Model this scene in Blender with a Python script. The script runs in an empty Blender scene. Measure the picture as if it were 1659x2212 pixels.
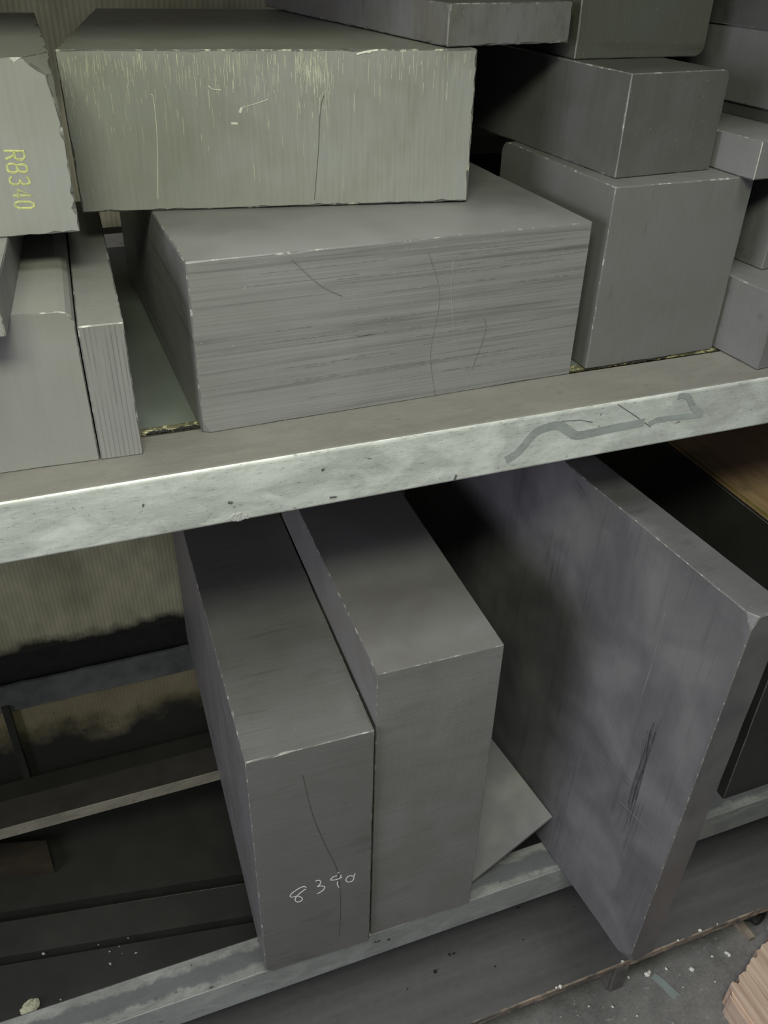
import bpy, bmesh, math, random
from mathutils import Vector, Matrix, Euler
random.seed(4)
S = bpy.context.scene
C = S.collection
PI = math.pi

# ------------------------------------------------------------------ camera, world, light, exposure
cd = bpy.data.cameras.new('camera'); cam = bpy.data.objects.new('camera', cd); C.objects.link(cam); S.camera = cam
cd.sensor_fit = 'HORIZONTAL'; cd.sensor_width = 36.0; cd.lens = 1871.94 / 1659 * 36.0
cd.clip_start = 0.02
cam.rotation_euler = Euler((0.9747792, -0.0233224, -0.3576304), 'XYZ'); cam.location = (0.17351, -0.85257, 0.51511)
S.view_settings.view_transform = 'Standard'; S.view_settings.look = 'None'
S.view_settings.exposure = -0.12; S.view_settings.gamma = 1.0; S.view_settings.use_curve_mapping = False

wd = bpy.data.worlds.new('World'); S.world = wd; wd.use_nodes = True
bg = wd.node_tree.nodes['Background']; bg.inputs['Color'].default_value = (0.80, 0.86, 1.0, 1); bg.inputs['Strength'].default_value = 0.08


def area_lamp(name, loc, aim, size, size_y, power, col, spread=180):
    d = bpy.data.lights.new(name, 'AREA'); d.shape = 'RECTANGLE'; d.size = size; d.size_y = size_y
    d.energy = power; d.color = col; d.spread = math.radians(spread)
    o = bpy.data.objects.new(name, d); C.objects.link(o); o.location = loc
    o.rotation_euler = (Vector(aim) - Vector(loc)).to_track_quat('-Z', 'Y').to_euler()
    return o


area_lamp('ceiling_lamp_light', (-0.02, -1.12, 1.28), (0.15, 0.25, 0.15), 0.8, 0.3, 26, (0.96, 1.0, 0.74))
area_lamp('high_bay_lamp_light', (0.60, -0.95, 2.8), (0.55, 0.0, -0.5), 1.3, 1.0, 56, (1.0, 0.985, 0.94))
area_lamp('doorway_daylight', (-2.9, -1.2, 0.6), (0.6, 0.0, -0.6), 1.6, 1.5, 78, (0.95, 0.92, 1.0))


# ------------------------------------------------------------------ node helpers
class NT:
    def __init__(s, name):
        s.m = bpy.data.materials.new(name); s.m.use_nodes = True; s.t = s.m.node_tree; s.n = s.t.nodes
        s.b = s.n['Principled BSDF']; s.tc = s.n.new('ShaderNodeTexCoord')

    def link(s, a, b): s.t.links.new(a, b)

    def mapping(s, scale=(1, 1, 1), loc=(0, 0, 0), rot=(0, 0, 0)):
        k = s.n.new('ShaderNodeMapping'); k.inputs['Scale'].default_value = scale; k.inputs['Location'].default_value = loc
        k.inputs['Rotation'].default_value = rot; s.link(s.tc.outputs['Object'], k.inputs['Vector']); return k.outputs[0]

    def noise(s, vec, scale=1.0, detail=3.0, rough=0.55, dist=0.0):
        k = s.n.new('ShaderNodeTexNoise'); k.inputs['Scale'].default_value = scale; k.inputs['Detail'].default_value = detail
        k.inputs['Roughness'].default_value = rough; k.inputs['Distortion'].default_value = dist
        s.link(vec, k.inputs['Vector']); return k.outputs['Fac']

    def ramp(s, fac, a, b, va=0.0, vb=1.0):
        k = s.n.new('ShaderNodeMapRange'); k.clamp = True
        for i, v in zip(('From Min', 'From Max', 'To Min', 'To Max'), (a, b, va, vb)): k.inputs[i].default_value = v
        s.link(fac, k.inputs['Value']); return k.outputs[0]

    def math(s, op, a, b=None, c=None):
        k = s.n.new('ShaderNodeMath'); k.operation = op
        for i, v in enumerate((a, b, c)):
            if v is None: continue
            if isinstance(v, (int, float)): k.inputs[i].default_value = v
            else: s.link(v, k.inputs[i])
        return k.outputs[0]

    def mix(s, fac, a, b, mode='MIX'):
        k = s.n.new('ShaderNodeMix'); k.data_type = 'RGBA'; k.blend_type = mode
        if isinstance(fac, (int, float)): k.inputs[0].default_value = fac
        else: s.link(fac, k.inputs[0])
        for i, v in ((6, a), (7, b)):
            if isinstance(v, tuple): k.inputs[i].default_value = (*v[:3], 1)
            else: s.link(v, k.inputs[i])
        return k.outputs[2]

    def scale_col(s, col, fac):
        k = s.n.new('ShaderNodeVectorMath'); k.operation = 'SCALE'
        if isinstance(col, tuple): k.inputs[0].default_value = col[:3]
        else: s.link(col, k.inputs[0])
        s.link(fac, k.inputs['Scale']); return k.outputs[0]

    def sep(s):
        k = s.n.new('ShaderNodeSeparateXYZ'); s.link(s.tc.outputs['Object'], k.inputs[0]); return k.outputs

    def bump(s, h, strength=0.2, dist=0.001):
        k = s.n.new('ShaderNodeBump'); k.inputs['Strength'].default_value = strength; k.inputs['Distance'].default_value = dist
        s.link(h, k.inputs['Height']); s.link(k.outputs[0], s.b.inputs['Normal'])

    def out(s, col=None, rough=None, metal=0.0, spec=0.5):
        if col is not None:
            if isinstance(col, tuple): s.b.inputs['Base Color'].default_value = (*col[:3], 1)
            else: s.link(col, s.b.inputs['Base Color'])
        if rough is not None:
            if isinstance(rough, (int, float)): s.b.inputs['Roughness'].default_value = rough
            else: s.link(rough, s.b.inputs['Roughness'])
        s.b.inputs['Metallic'].default_value = metal; s.b.inputs['Specular IOR Level'].default_value = spec
        return s.m


def graphite(name, base=(0.15, 0.15, 0.155), lines=(3, 160, 160), line_amt=0.18, smear=(2, 30, 30), smear_amt=0.25,
             blotch=0.3, blotch_scale=7.0, rough=0.5, grooves=None, bump=0.25, rot=(0, 0, 0), tone=(0.15, 0.15, 0.165), mottle=0.1,
             smear_cut=(0.58, 0.72), metal=0.0):
    """machined graphite: fine saw lines, smeared streaks, soft dust blotches"""
    r = random.uniform(0, 40); t = NT(name)
    fine = t.noise(t.mapping(lines, (r, r, r), rot), 1.0, 3.0, 0.6)
    sm = t.ramp(t.noise(t.mapping(smear, (r, 3 * r, r), rot), 1.0, 4.0, 0.65), *smear_cut)
    bl = t.noise(t.mapping((1, 1, 1), (r, r, 2 * r)), blotch_scale, 3.5, 0.55, 0.4)
    bls = t.ramp(bl, 0.38, 0.66)
    spk = t.noise(t.mapping((1, 1, 1), (r, 0, 0)), 900, 2.0, 0.6)
    f = t.math('MULTIPLY_ADD', t.math('SUBTRACT', bls, 0.5), blotch, 1.0)
    f = t.math('MULTIPLY_ADD', t.math('SUBTRACT', fine, 0.5), line_amt * 2.2, f)
    f = t.math('MULTIPLY_ADD', sm, -smear_amt, f)
    f = t.math('MULTIPLY_ADD', t.math('SUBTRACT', spk, 0.5), mottle, f)
    h = fine
    if grooves:  # (axis, period, strength, x_min)
        ax, per, st = grooves
        co = t.sep()[ax]
        w = t.math('SINE', t.math('MULTIPLY', co, 2 * PI / per))
        g = t.ramp(w, 0.55, 0.95)
        brk = t.ramp(t.noise(t.mapping((60, 60, 12), (r, r, 0)), 1.0, 2.0), 0.35, 0.5)
        g = t.math('MULTIPLY', g, brk)
        sn = t.n.new('ShaderNodeSeparateXYZ'); t.link(t.tc.outputs['Normal'], sn.inputs[0])
        g = t.math('MULTIPLY', g, t.ramp(t.math('ABSOLUTE', sn.outputs[1]), 0.5, 0.6))
        f = t.math('MULTIPLY_ADD', g, -st, f)
        h = t.math('SUBTRACT', fine, g)
    col = t.mix(bls, base, tone)
    col = t.scale_col(col, f)
    # bright dust specks
    dst = t.ramp(t.noise(t.mapping((1, 1, 1), (0, r, 0)), 420, 1.0, 0.4), 0.77, 0.80)
    col = t.mix(dst, col, (0.32, 0.32, 0.31))
    ro = t.math('MULTIPLY_ADD', bls, 0.12, rough - 0.06)
    t.bump(h, bump, 0.0006)
    return t.out(col, ro, metal, 0.5)


def worn_highlight_edge(name='worn_lit_graphite_edge', hi=(0.40, 0.40, 0.39)):  # chipped bevel, with the light caught on edges painted into its colour
    t = NT(name); n = t.noise(t.mapping((1, 1, 1)), 55, 4, 0.65)
    col = t.mix(t.ramp(n, 0.52, 0.66), (0.13, 0.13, 0.13), hi)
    return t.out(col, 0.42, 0.0, 0.6)


def galvanised(name, base=(0.50, 0.53, 0.52), dirt=0.35, band=None, rough=0.42, metal=0.25, seed=3.0):
    t = NT(name)
    big = t.ramp(t.noise(t.mapping((3, 8, 8), (seed, 0, 0)), 1.0, 4, 0.6), 0.35, 0.7)
    mid = t.ramp(t.noise(t.mapping((14, 70, 70), (seed, 4, 0)), 1.0, 5, 0.7), 0.3, 0.7)
    clo = t.ramp(t.noise(t.mapping((12, 20, 20), (seed, 9, 3)), 1.0, 5, 0.6, 0.8), 0.45, 0.6)
    scr = t.ramp(t.noise(t.mapping((40, 520, 520), (0, seed, 0)), 1.0, 3, 0.7), 0.58, 0.68)
    pit = t.ramp(t.noise(t.mapping((0.5, 1.4, 1.4), (seed, 2, 1)), 260, 3, 0.75), 0.60, 0.70)
    flk = t.ramp(t.noise(t.mapping((70, 420, 420), (seed, 0, 5)), 1.0, 3, 0.7), 0.60, 0.68)
    pit2 = t.ramp(t.noise(t.mapping((0.7, 1, 1), (seed, 7, 1)), 75, 2, 0.5), 0.70, 0.72)
    f = t.math('MULTIPLY_ADD', t.math('SUBTRACT', big, 0.5), dirt * 0.5, 1.0)
    f = t.math('MULTIPLY_ADD', t.math('SUBTRACT', mid, 0.5), dirt * 0.5, f)
    f = t.math('MULTIPLY_ADD', t.math('SUBTRACT', clo, 0.5), dirt * 0.45, f)
    f = t.math('MULTIPLY_ADD', pit, -dirt, f)
    f = t.math('MULTIPLY_ADD', pit2, -dirt * 0.8, f)
    f = t.math('MULTIPLY_ADD', flk, -dirt * 0.7, f)
    col = t.scale_col(base, f)
    col = t.mix(t.math('MULTIPLY', scr, 0.35), col, tuple(min(1, c * 1.5) for c in base))
    if band:   # dust settled along the flange: (axis, centre, half width, colour, amount)
        ax, cen, hw, bc, am = band
        d = t.math('ABSOLUTE', t.math('SUBTRACT', t.sep()[ax], cen))
        wob = t.math('MULTIPLY_ADD', t.math('SUBTRACT', t.noise(t.mapping((22, 22, 22), (2, 0, 0)), 1.0, 5, 0.65), 0.5), hw * 2.4, d)
        k = t.math('MULTIPLY', t.ramp(wob, hw * 0.7, hw * 1.1, 1.0, 0.0), am)
        col = t.mix(k, col, bc)
    t.bump(t.noise(t.mapping((60, 400, 400)), 1.0, 3, 0.6), 0.2, 0.0005)
    return t.out(col, t.math('MULTIPLY_ADD', big, 0.15, rough - 0.07), metal, 0.5)


def plain(name, col, rough=0.7, var=0.25, sc=30, metal=0.0, strc=(1, 1, 1), bump=0.0):
    t = NT(name); n = t.noise(t.mapping(strc, (1.7, 0.3, 0.8)), sc, 4, 0.6)
    c = t.scale_col(col, t.ramp(n, 0.3, 0.7, 1 - var, 1 + var))
    if bump: t.bump(n, bump, 0.002)
    return t.out(c, rough, metal, 0.4)


# ------------------------------------------------------------------ mesh helpers
def link(name, me, mats, parent=None, loc=(0, 0, 0), rot=(0, 0, 0)):
    o = bpy.data.objects.new(name, me); C.objects.link(o)
    for m in (mats if isinstance(mats, (list, tuple)) else [mats]): me.materials.append(m)
    if parent is not None: o.parent = parent
    o.location = loc; o.rotation_euler = rot
    return o


def tag(o, label=None, cat=None, group=None, kind=None):
    if label: o['label'] = label
    if cat: o['category'] = cat
    if group: o['group'] = group
    if kind: o['kind'] = kind
    return o


def finish(bm, name):
    bmesh.ops.recalc_face_normals(bm, faces=bm.faces)
    me = bpy.data.meshes.new(name); bm.to_mesh(me); bm.free(); return me


def block_mesh(name, w, d, h, wear=0.0011, jit=0.0005, round_edges=(), chips=(), res=0.03):
    """rectangular block, corner at the origin. round_edges: [(test, radius, segments)]; chips: [(corner, (a,b,c))] cut facets"""
    bm = bmesh.new()
    vs = {}
    for i in (0, 1):
        for j in (0, 1):
            for k in (0, 1): vs[i, j, k] = bm.verts.new((w * i, d * j, h * k))
    q = [((0, 0, 0), (1, 0, 0), (1, 0, 1), (0, 0, 1)), ((0, 1, 0), (0, 1, 1), (1, 1, 1), (1, 1, 0)),
         ((0, 0, 0), (0, 0, 1), (0, 1, 1), (0, 1, 0)), ((1, 0, 0), (1, 1, 0), (1, 1, 1), (1, 0, 1)),
         ((0, 0, 1), (1, 0, 1), (1, 1, 1), (0, 1, 1)), ((0, 0, 0), (0, 1, 0), (1, 1, 0), (1, 0, 0))]
    for f in q: bm.faces.new([vs[a] for a in f])
    for test, rad, seg in round_edges:
        es = [e for e in bm.edges if test((e.verts[0].co + e.verts[1].co) / 2)]
        bmesh.ops.bevel(bm, geom=es, offset=rad, segments=seg, profile=0.5, affect='EDGES')
    for cor, cut in chips:
        c = Vector((w * cor[0], d * cor[1], h * cor[2])); sx, sy, sz = (1 - 2 * cor[0]), (1 - 2 * cor[1]), (1 - 2 * cor[2])
        p1 = c + Vector((sx * cut[0], 0, 0)); p2 = c + Vector((0, sy * cut[1], 0)); p3 = c + Vector((0, 0, sz * cut[2]))
        n = (p2 - p1).cross(p3 - p1).normalized()
        if n.dot(c - p1) < 0: n = -n
        g = bm.verts[:] + bm.edges[:] + bm.faces[:]
        r = bmesh.ops.bisect_plane(bm, geom=g, plane_co=p1, plane_no=n, clear_outer=True)
        ed = [e for e in r['geom_cut'] if isinstance(e, bmesh.types.BMEdge)]
        bmesh.ops.holes_fill(bm, edges=ed)
    bmesh.ops.recalc_face_normals(bm, faces=bm.faces)
    # long sharp edges: split finely, nibble, then bevel with the worn, highlight-painted material
    sharp = [e for e in bm.edges if len(e.link_faces) == 2 and e.calc_face_angle(0) > 0.6]
    for e in list(sharp):
        if not e.is_valid: continue
        n = int(e.calc_length() / res)
        if n > 0: bmesh.ops.subdivide_edges(bm, edges=[e], cuts=n)
    sharp = [e for e in bm.edges if len(e.link_faces) == 2 and e.calc_face_angle(0) > 0.6]
    r = bmesh.ops.bevel(bm, geom=sharp, offset=wear, segments=1, profile=0.5, affect='EDGES', clamp_overlap=True)
    bf = set(r['faces'])
    for f in bf: f.material_index = 1
    for v in {v for f in bf for v in f.verts}:   # nibble the edge within the plane of its face, so faces stay flat
        big = [f for f in v.link_faces if f not in bf]
        if len(big) != 1: continue
        dr = big[0].calc_center_median() - v.co
        es = [e for e in v.link_edges if e in {x for x in big[0].edges}]
        if len(es) == 2:
            tg = (es[0].other_vert(v).co - es[1].other_vert(v).co)
            if tg.length > 0: tg.normalize(); dr -= dr.dot(tg) * tg
        if dr.length > 1e-6: v.co += dr.normalized() * min(random.random() ** 4 * jit * 3.0, dr.length * 0.3)
    return finish(bm, name)


def face_frame(parent_pose, name=None): return parent_pose


def ribbon(name, lines, width, mat, parent, y=-0.0012, closed=False, thick=0.0003, kind=None, label=None, plane='XZ'):
    """thin marks lying on a face: polylines with width (u,v) on the front plane (or the top plane)"""
    if name in ('scratch', 'stain') and len(lines) > 1:   # every single mark is its own part
        for li, L in enumerate(lines):
            ribbon(name, [L], width[li] if isinstance(width, (list, tuple)) else width, mat, parent, y - 0.00015 * li, closed, thick, kind, label, plane)
        return
    bm = bmesh.new()
    for li, L in enumerate(lines):
        wd_ = width[li] if isinstance(width, (list, tuple)) else width
        P = [Vector(p) for p in L]; n = len(P); side = []
        for i in range(n):
            a = P[(i - 1) % n] if (closed or i > 0) else P[i]; b = P[(i + 1) % n] if (closed or i < n - 1) else P[i]
            t = (b - a).normalized(); nn = Vector((-t.y, t.x)) * wd_ / 2; side.append((P[i] + nn, P[i] - nn))
        def mk(p, dy):
            return bm.verts.new((p.x, y + dy, p.y) if plane == 'XZ' else ((p.x, p.y, y - dy) if plane == 'XY' else (y + dy, p.x, p.y)))
        vv = [[mk(a, 0), mk(b, 0), mk(a, thick), mk(b, thick)] for a, b in side]
        rng = range(n if closed else n - 1)
        for i in rng:
            a, b = vv[i], vv[(i + 1) % n]
            bm.faces.new((a[0], a[1], b[1], b[0]))
            bm.faces.new((a[0], b[0], b[2], a[2])); bm.faces.new((a[1], a[3], b[3], b[1]))
    me = finish(bm, name); o = link(name, me, mat, parent)
    if label: o['label'] = label
    return o


def smooth(pts, n=4):
    """Catmull-Rom through 2-D points"""
    out = []
    P = [pts[0]] + list(pts) + [pts[-1]]
    for i in range(1, len(P) - 2):
        for k in range(n):
            t = k / n; a, b, c, d = P[i - 1], P[i], P[i + 1], P[i + 2]
            out.append(tuple(0.5 * (2 * b[j] + (c[j] - a[j]) * t + (2 * a[j] - 5 * b[j] + 4 * c[j] - d[j]) * t * t + (3 * b[j] - a[j] - 3 * c[j] + d[j]) * t ** 3) for j in (0, 1)))
    out.append(tuple(pts[-1])); return out


EDGE = worn_highlight_edge()
EDGE_DULL = worn_highlight_edge('dull_graphite_edge', (0.24, 0.24, 0.235))
H2 = 1.08076


def block(name, label, pos, dims, yaw, mat, tilt=(0, 0), group=None, cat='block', edge=None, **kw):
    me = block_mesh(name, *dims, **kw)
    rot = (Matrix.Rotation(yaw, 3, 'Z') @ Matrix.Rotation(tilt[0], 3, 'Y') @ Matrix.Rotation(tilt[1], 3, 'X')).to_euler()
    o = link(name, me, [mat, edge or EDGE_DULL], None, pos, rot)
    return tag(o, label, cat, group)


def box_bm(bm, a, b, mi=0):
    vs = [bm.verts.new((x, y, z)) for x in (a[0], b[0]) for y in (a[1], b[1]) for z in (a[2], b[2])]
    for f in ((0, 1, 3, 2), (4, 6, 7, 5), (0, 4, 5, 1), (2, 3, 7, 6), (0, 2, 6, 4), (1, 5, 7, 3)):
        fc = bm.faces.new([vs[i] for i in f]); fc.material_index = mi


def profile_x(name, prof, x0, x1, mats, parent=None, smooth_shade=True, nx=1):
    """extrude a closed (y,z) profile along X"""
    bm = bmesh.new(); rings = []
    for i in range(nx + 1):
        x = x0 + (x1 - x0) * i / nx
        rings.append([bm.verts.new((x, p[0], p[1])) for p in prof])
    n = len(prof)
    for a, b in zip(rings, rings[1:]):
        for i in range(n): bm.faces.new((a[i], a[(i + 1) % n], b[(i + 1) % n], b[i]))
    bm.faces.new(rings[0]); bm.faces.new(list(reversed(rings[-1])))
    me = finish(bm, name)
    o = link(name, me, mats, parent)
    if smooth_shade:
        for p in me.polygons: p.use_smooth = abs(p.normal.x) < 0.5
        md = o.modifiers.new('bev', 'EDGE_SPLIT'); md.split_angle = math.radians(32)
    return o


def arc(cy, cz, r, a0, a1, n):
    return [(cy + r * math.cos(math.radians(a0 + (a1 - a0) * i / n)), cz + r * math.sin(math.radians(a0 + (a1 - a0) * i / n))) for i in range(n + 1)]


# ------------------------------------------------------------------ setting: floor, walls
FLOOR = -1.5
t = NT('dusty_concrete')
n1 = t.noise(t.mapping((1, 1, 1)), 9, 5, 0.65); n2 = t.noise(t.mapping((1, 1, 1), (5, 5, 5)), 130, 4, 0.7)
f = t.math('MULTIPLY_ADD', t.ramp(n1, 0.35, 0.7), 0.55, 0.7); f = t.math('MULTIPLY_ADD', t.math('SUBTRACT', n2, 0.5), 0.8, f)
fc = t.scale_col((0.18, 0.178, 0.18), f)
fc = t.mix(t.ramp(t.noise(t.mapping((1, 1, 1), (9, 1, 0)), 95, 2, 0.5), 0.70, 0.74), fc, (0.33, 0.32, 0.31))
t.bump(n2, 0.5, 0.003); M_floor = t.out(fc, 0.75)
bm = bmesh.new(); box_bm(bm, (-4, -4.5, FLOOR - 0.05), (6, 1.6, FLOOR))
tag(link('floor', finish(bm, 'floor'), M_floor), kind='structure')

# olive back panel with fine vertical ridges
t = NT('ridged_olive_panel')
xx = t.sep()[0]
rid = t.math('SINE', t.math('MULTIPLY', xx, 2 * PI / 0.0098))
st = t.ramp(t.noise(t.mapping((6, 6, 3.5), (3, 0, 1)), 1.0, 5, 0.6), 0.35, 0.68)
sp = t.ramp(t.noise(t.mapping((30, 30, 9)), 1.0, 4, 0.7), 0.3, 0.75)
zz = t.sep()[2]
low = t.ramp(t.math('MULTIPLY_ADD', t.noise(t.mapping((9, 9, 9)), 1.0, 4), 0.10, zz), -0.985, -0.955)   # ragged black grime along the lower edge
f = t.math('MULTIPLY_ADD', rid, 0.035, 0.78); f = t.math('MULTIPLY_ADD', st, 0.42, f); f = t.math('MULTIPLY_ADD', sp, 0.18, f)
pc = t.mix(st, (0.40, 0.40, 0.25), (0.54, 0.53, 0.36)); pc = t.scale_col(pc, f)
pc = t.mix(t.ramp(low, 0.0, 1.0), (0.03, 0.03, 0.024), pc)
t.bump(rid, 0.15, 0.001); M_panel = t.out(pc, 0.5)

t = NT('grimy_lower_panel')
rid = t.math('SINE', t.math('MULTIPLY', t.sep()[0], 2 * PI / 0.0098))
st = t.noise(t.mapping((5, 5, 5), (1, 2, 0)), 1.0, 5, 0.65)
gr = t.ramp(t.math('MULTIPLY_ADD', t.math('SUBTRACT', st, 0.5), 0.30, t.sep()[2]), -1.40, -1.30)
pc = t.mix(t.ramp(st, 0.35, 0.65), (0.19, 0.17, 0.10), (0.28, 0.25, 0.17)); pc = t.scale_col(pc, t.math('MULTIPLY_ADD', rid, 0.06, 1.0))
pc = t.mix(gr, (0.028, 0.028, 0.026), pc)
pc = t.mix(t.ramp(t.noise(t.mapping((30, 30, 70), (0, 0, 4)), 1.0, 2, 0.5), 0.71, 0.74), pc, (0.03, 0.03, 0.025))
M_panel_low = t.out(pc, 0.6)

def ragged_panel(name, x0, x1, z0, z1, y, mat, thick=0.008, rag_low=0.0, rag_top=0.0, n=120):
    bm = bmesh.new(); top = []; bot = []
    for i in range(n + 1):
        x = x0 + (x1 - x0) * i / n
        top.append((x, z1 + random.uniform(-1, 1) * rag_top)); bot.append((x, z0 + random.uniform(-1, 1) * rag_low))
    T = [[bm.verts.new((p[0], yy, p[1])) for p in top] for yy in (y, y + thick)]
    B_ = [[bm.verts.new((p[0], yy, p[1])) for p in bot] for yy in (y, y + thick)]
    for i in range(n):
        bm.faces.new((B_[0][i], B_[0][i + 1], T[0][i + 1], T[0][i])); bm.faces.new((B_[1][i], T[1][i], T[1][i + 1], B_[1][i + 1]))
        bm.faces.new((T[0][i], T[0][i + 1], T[1][i + 1], T[1][i])); bm.faces.new((B_[0][i], B_[1][i], B_[1][i + 1], B_[0][i + 1]))
    return link(name, finish(bm, name), mat)

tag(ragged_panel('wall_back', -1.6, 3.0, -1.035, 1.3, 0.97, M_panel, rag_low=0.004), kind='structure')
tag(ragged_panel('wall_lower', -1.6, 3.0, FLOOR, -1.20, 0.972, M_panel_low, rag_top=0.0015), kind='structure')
M_dark = plain('dark_backing', (0.022, 0.022, 0.02), 0.8)  # near-black sheet behind the gap between the panels
bm = bmesh.new(); box_bm(bm, (-1.6, 1.0, FLOOR), (3.0, 1.03, 1.3)); tag(link('wall_behind', finish(bm, 'wall_behind'), M_dark), kind='structure')
M_strip = plain('dirty_grey_strip', (0.125, 0.14, 0.135), 0.55, 0.3, 14, 0.1)
tag(ragged_panel('trim_1', -1.6, 3.0, -1.215, -1.128, 0.962, M_strip, 0.008, 0.001, 0.002), kind='structure')
for nm, x in (('light_blocker_left', -1.3), ('light_blocker_right', 2.3)):  # unseen side screens, added to keep light out of the rack ends
    bm = bmesh.new(); box_bm(bm, (x - 0.02, 0.03, FLOOR), (x + 0.02, 0.96, 1.3)); tag(link(nm, finish(bm, nm), M_dark), kind='structure')
bm = bmesh.new()
box_bm(bm, (-0.168, 0.950, FLOOR), (-0.150, 0.961, -1.19))
tag(link('trim_2', finish(bm, 'trim_2'), plain('blackened_steel', (0.03, 0.03, 0.028), 0.7)), kind='structure')

# ------------------------------------------------------------------ the rack beams and decks
GALV = galvanised('galvanised_beam', (0.52, 0.55, 0.54), 0.55, rough=0.40, metal=0.15)
DUSTY = galvanised('dusty_flange', (0.17, 0.165, 0.152), 0.22, rough=0.6, metal=0.0, seed=9)
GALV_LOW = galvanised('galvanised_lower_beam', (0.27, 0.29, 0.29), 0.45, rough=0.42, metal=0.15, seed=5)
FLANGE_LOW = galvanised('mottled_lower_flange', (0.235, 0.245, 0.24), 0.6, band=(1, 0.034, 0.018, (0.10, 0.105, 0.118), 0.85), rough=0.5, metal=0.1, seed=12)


def rack_beam(name, label, z, depth, x0, x1, face, flange, hgt=0.0797, rad=0.006, y=0.0):
    e = bpy.data.objects.new(name, None); C.objects.link(e); e.location = (0, y, z); tag(e, label, 'shelf beam')
    outer = [(depth, 0.0)] + arc(rad, -rad, rad, 90, 180, 6)
    # front web with its rounded nose, and the bent return under it
    web = arc(rad, -rad, rad, 125, 180, 5) + [(0.0, -hgt + 0.004)] + arc(0.004, -hgt + 0.004, 0.004, 180, 270, 4) + [(0.02, -hgt), (0.02, -hgt + 0.003)] + \
          [(0.005, -hgt + 0.003), (0.003, -hgt + 0.006)] + [(0.003, -rad)] + arc(rad, -rad, rad - 0.003, 180, 125, 5)
    profile_x('web', web, x0, x1, face, e)
    top = arc(rad, -rad, rad, 125, 90, 4) + [(depth - 0.003, 0.0), (depth, -0.003), (depth, -0.012), (depth - 0.003, -0.012), (depth - 0.003, -0.004), (rad, -0.003)] + arc(rad, -rad, rad - 0.003, 90, 125, 3)[1:]
    profile_x('top_flange', top, x0, x1, flange, e)
    return e


ub = rack_beam('shelf_beam', 'pale galvanised shelf beam crossing the middle of the rack with dark stain lines', 0.0, 0.098, -1.2, 2.2, GALV, DUSTY)
lb = rack_beam('shelf_beam', 'lower galvanised shelf beam under the upright graphite blocks, dusty mottled top', -H2, 0.072, -1.2, 2.2, GALV_LOW, FLANGE_LOW, rad=0.002)
M_top_beam = DUSTY
rack_beam('shelf_beam', 'galvanised shelf beam of the level above the frame', 0.73, 0.098, -1.2, 2.2, GALV, DUSTY)

# water stain outline and scratches on the upper beam
M_stain = galvanised('wet_stain', (0.34, 0.375, 0.38), 0.3, rough=0.35, metal=0.15, seed=21)
ribbon('stain', [smooth([(0.676, -0.060), (0.6937, -0.0502), (0.712, -0.028), (0.7233, -0.0225), (0.74, -0.0200), (0.7533, -0.0230), (0.768, -0.0340), (0.7790, -0.0410), (0.80, -0.0415), (0.83, -0.0400), (0.86, -0.0395), (0.885, -0.0385)], 3),
                 [(0.8923, -0.0430), (0.905, -0.0385), (0.93, -0.0390), (0.96, -0.0410), (0.983, -0.0420)],
                 smooth([(0.9806, -0.0420), (0.968, -0.0330), (0.958, -0.0220), (0.950, -0.0110), (0.942, -0.0075), (0.932, -0.0070)], 3)],
       [0.0125, 0.0085, 0.0080], M_stain, ub, y=-0.0004, label='dark dried water stain outline')
ribbon('scratch', [[(0.8357, -0.0040), (0.866, -0.0250), (0.8974, -0.0482)], [(0.7525, -0.0156), (0.78, -0.0180), (0.801, -0.0250)], [(0.6035, -0.0765), (0.606, -0.069)],
                   [(0.3130, -0.0520), (0.3140, -0.0490)], [(0.2145, -0.0330), (0.2165, -0.0335)], [(0.4255, -0.0270), (0.4290, -0.0262)], [(0.435, -0.0680), (0.444, -0.0690)]], [0.0010, 0.0008, 0.0030, 0.0055, 0.0040, 0.0030, 0.0022], plain('dark_scratch', (0.10, 0.11, 0.11), 0.5), ub, y=-0.0003, label='dark scratch line')
# rough weld spatter patch at the beam's lower edge
bm = bmesh.new()
for i in range(60):
    a = random.uniform(0, PI); r = random.uniform(0, 0.013)
    m = Matrix.Translation((0.3215 + r * math.cos(a), -0.0002, -0.0770 + r * math.sin(a) * 0.8)) @ Matrix.Diagonal((1, 0.35, 1, 1))
    bmesh.ops.create_icosphere(bm, subdivisions=1, radius=random.uniform(0.0012, 0.0026), matrix=m)
link('weld_spatter', finish(bm, 'weld_spatter'), plain('grey_spatter', (0.33, 0.34, 0.34), 0.6), ub)
bm = bmesh.new()
for (x, z) in ((0.514, -0.029), (0.519, -0.031), (0.523, -0.030), (0.5409, -0.036), (0.544, -0.038)):
    bmesh.ops.create_icosphere(bm, subdivisions=1, radius=0.0032, matrix=Matrix.Translation((x, 0.0, z)) @ Matrix.Diagonal((0.8, 0.2, 1.4, 1)))
link('smudge', finish(bm, 'smudge'), plain('smudge', (0.06, 0.06, 0.06), 0.8), lb)

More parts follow.
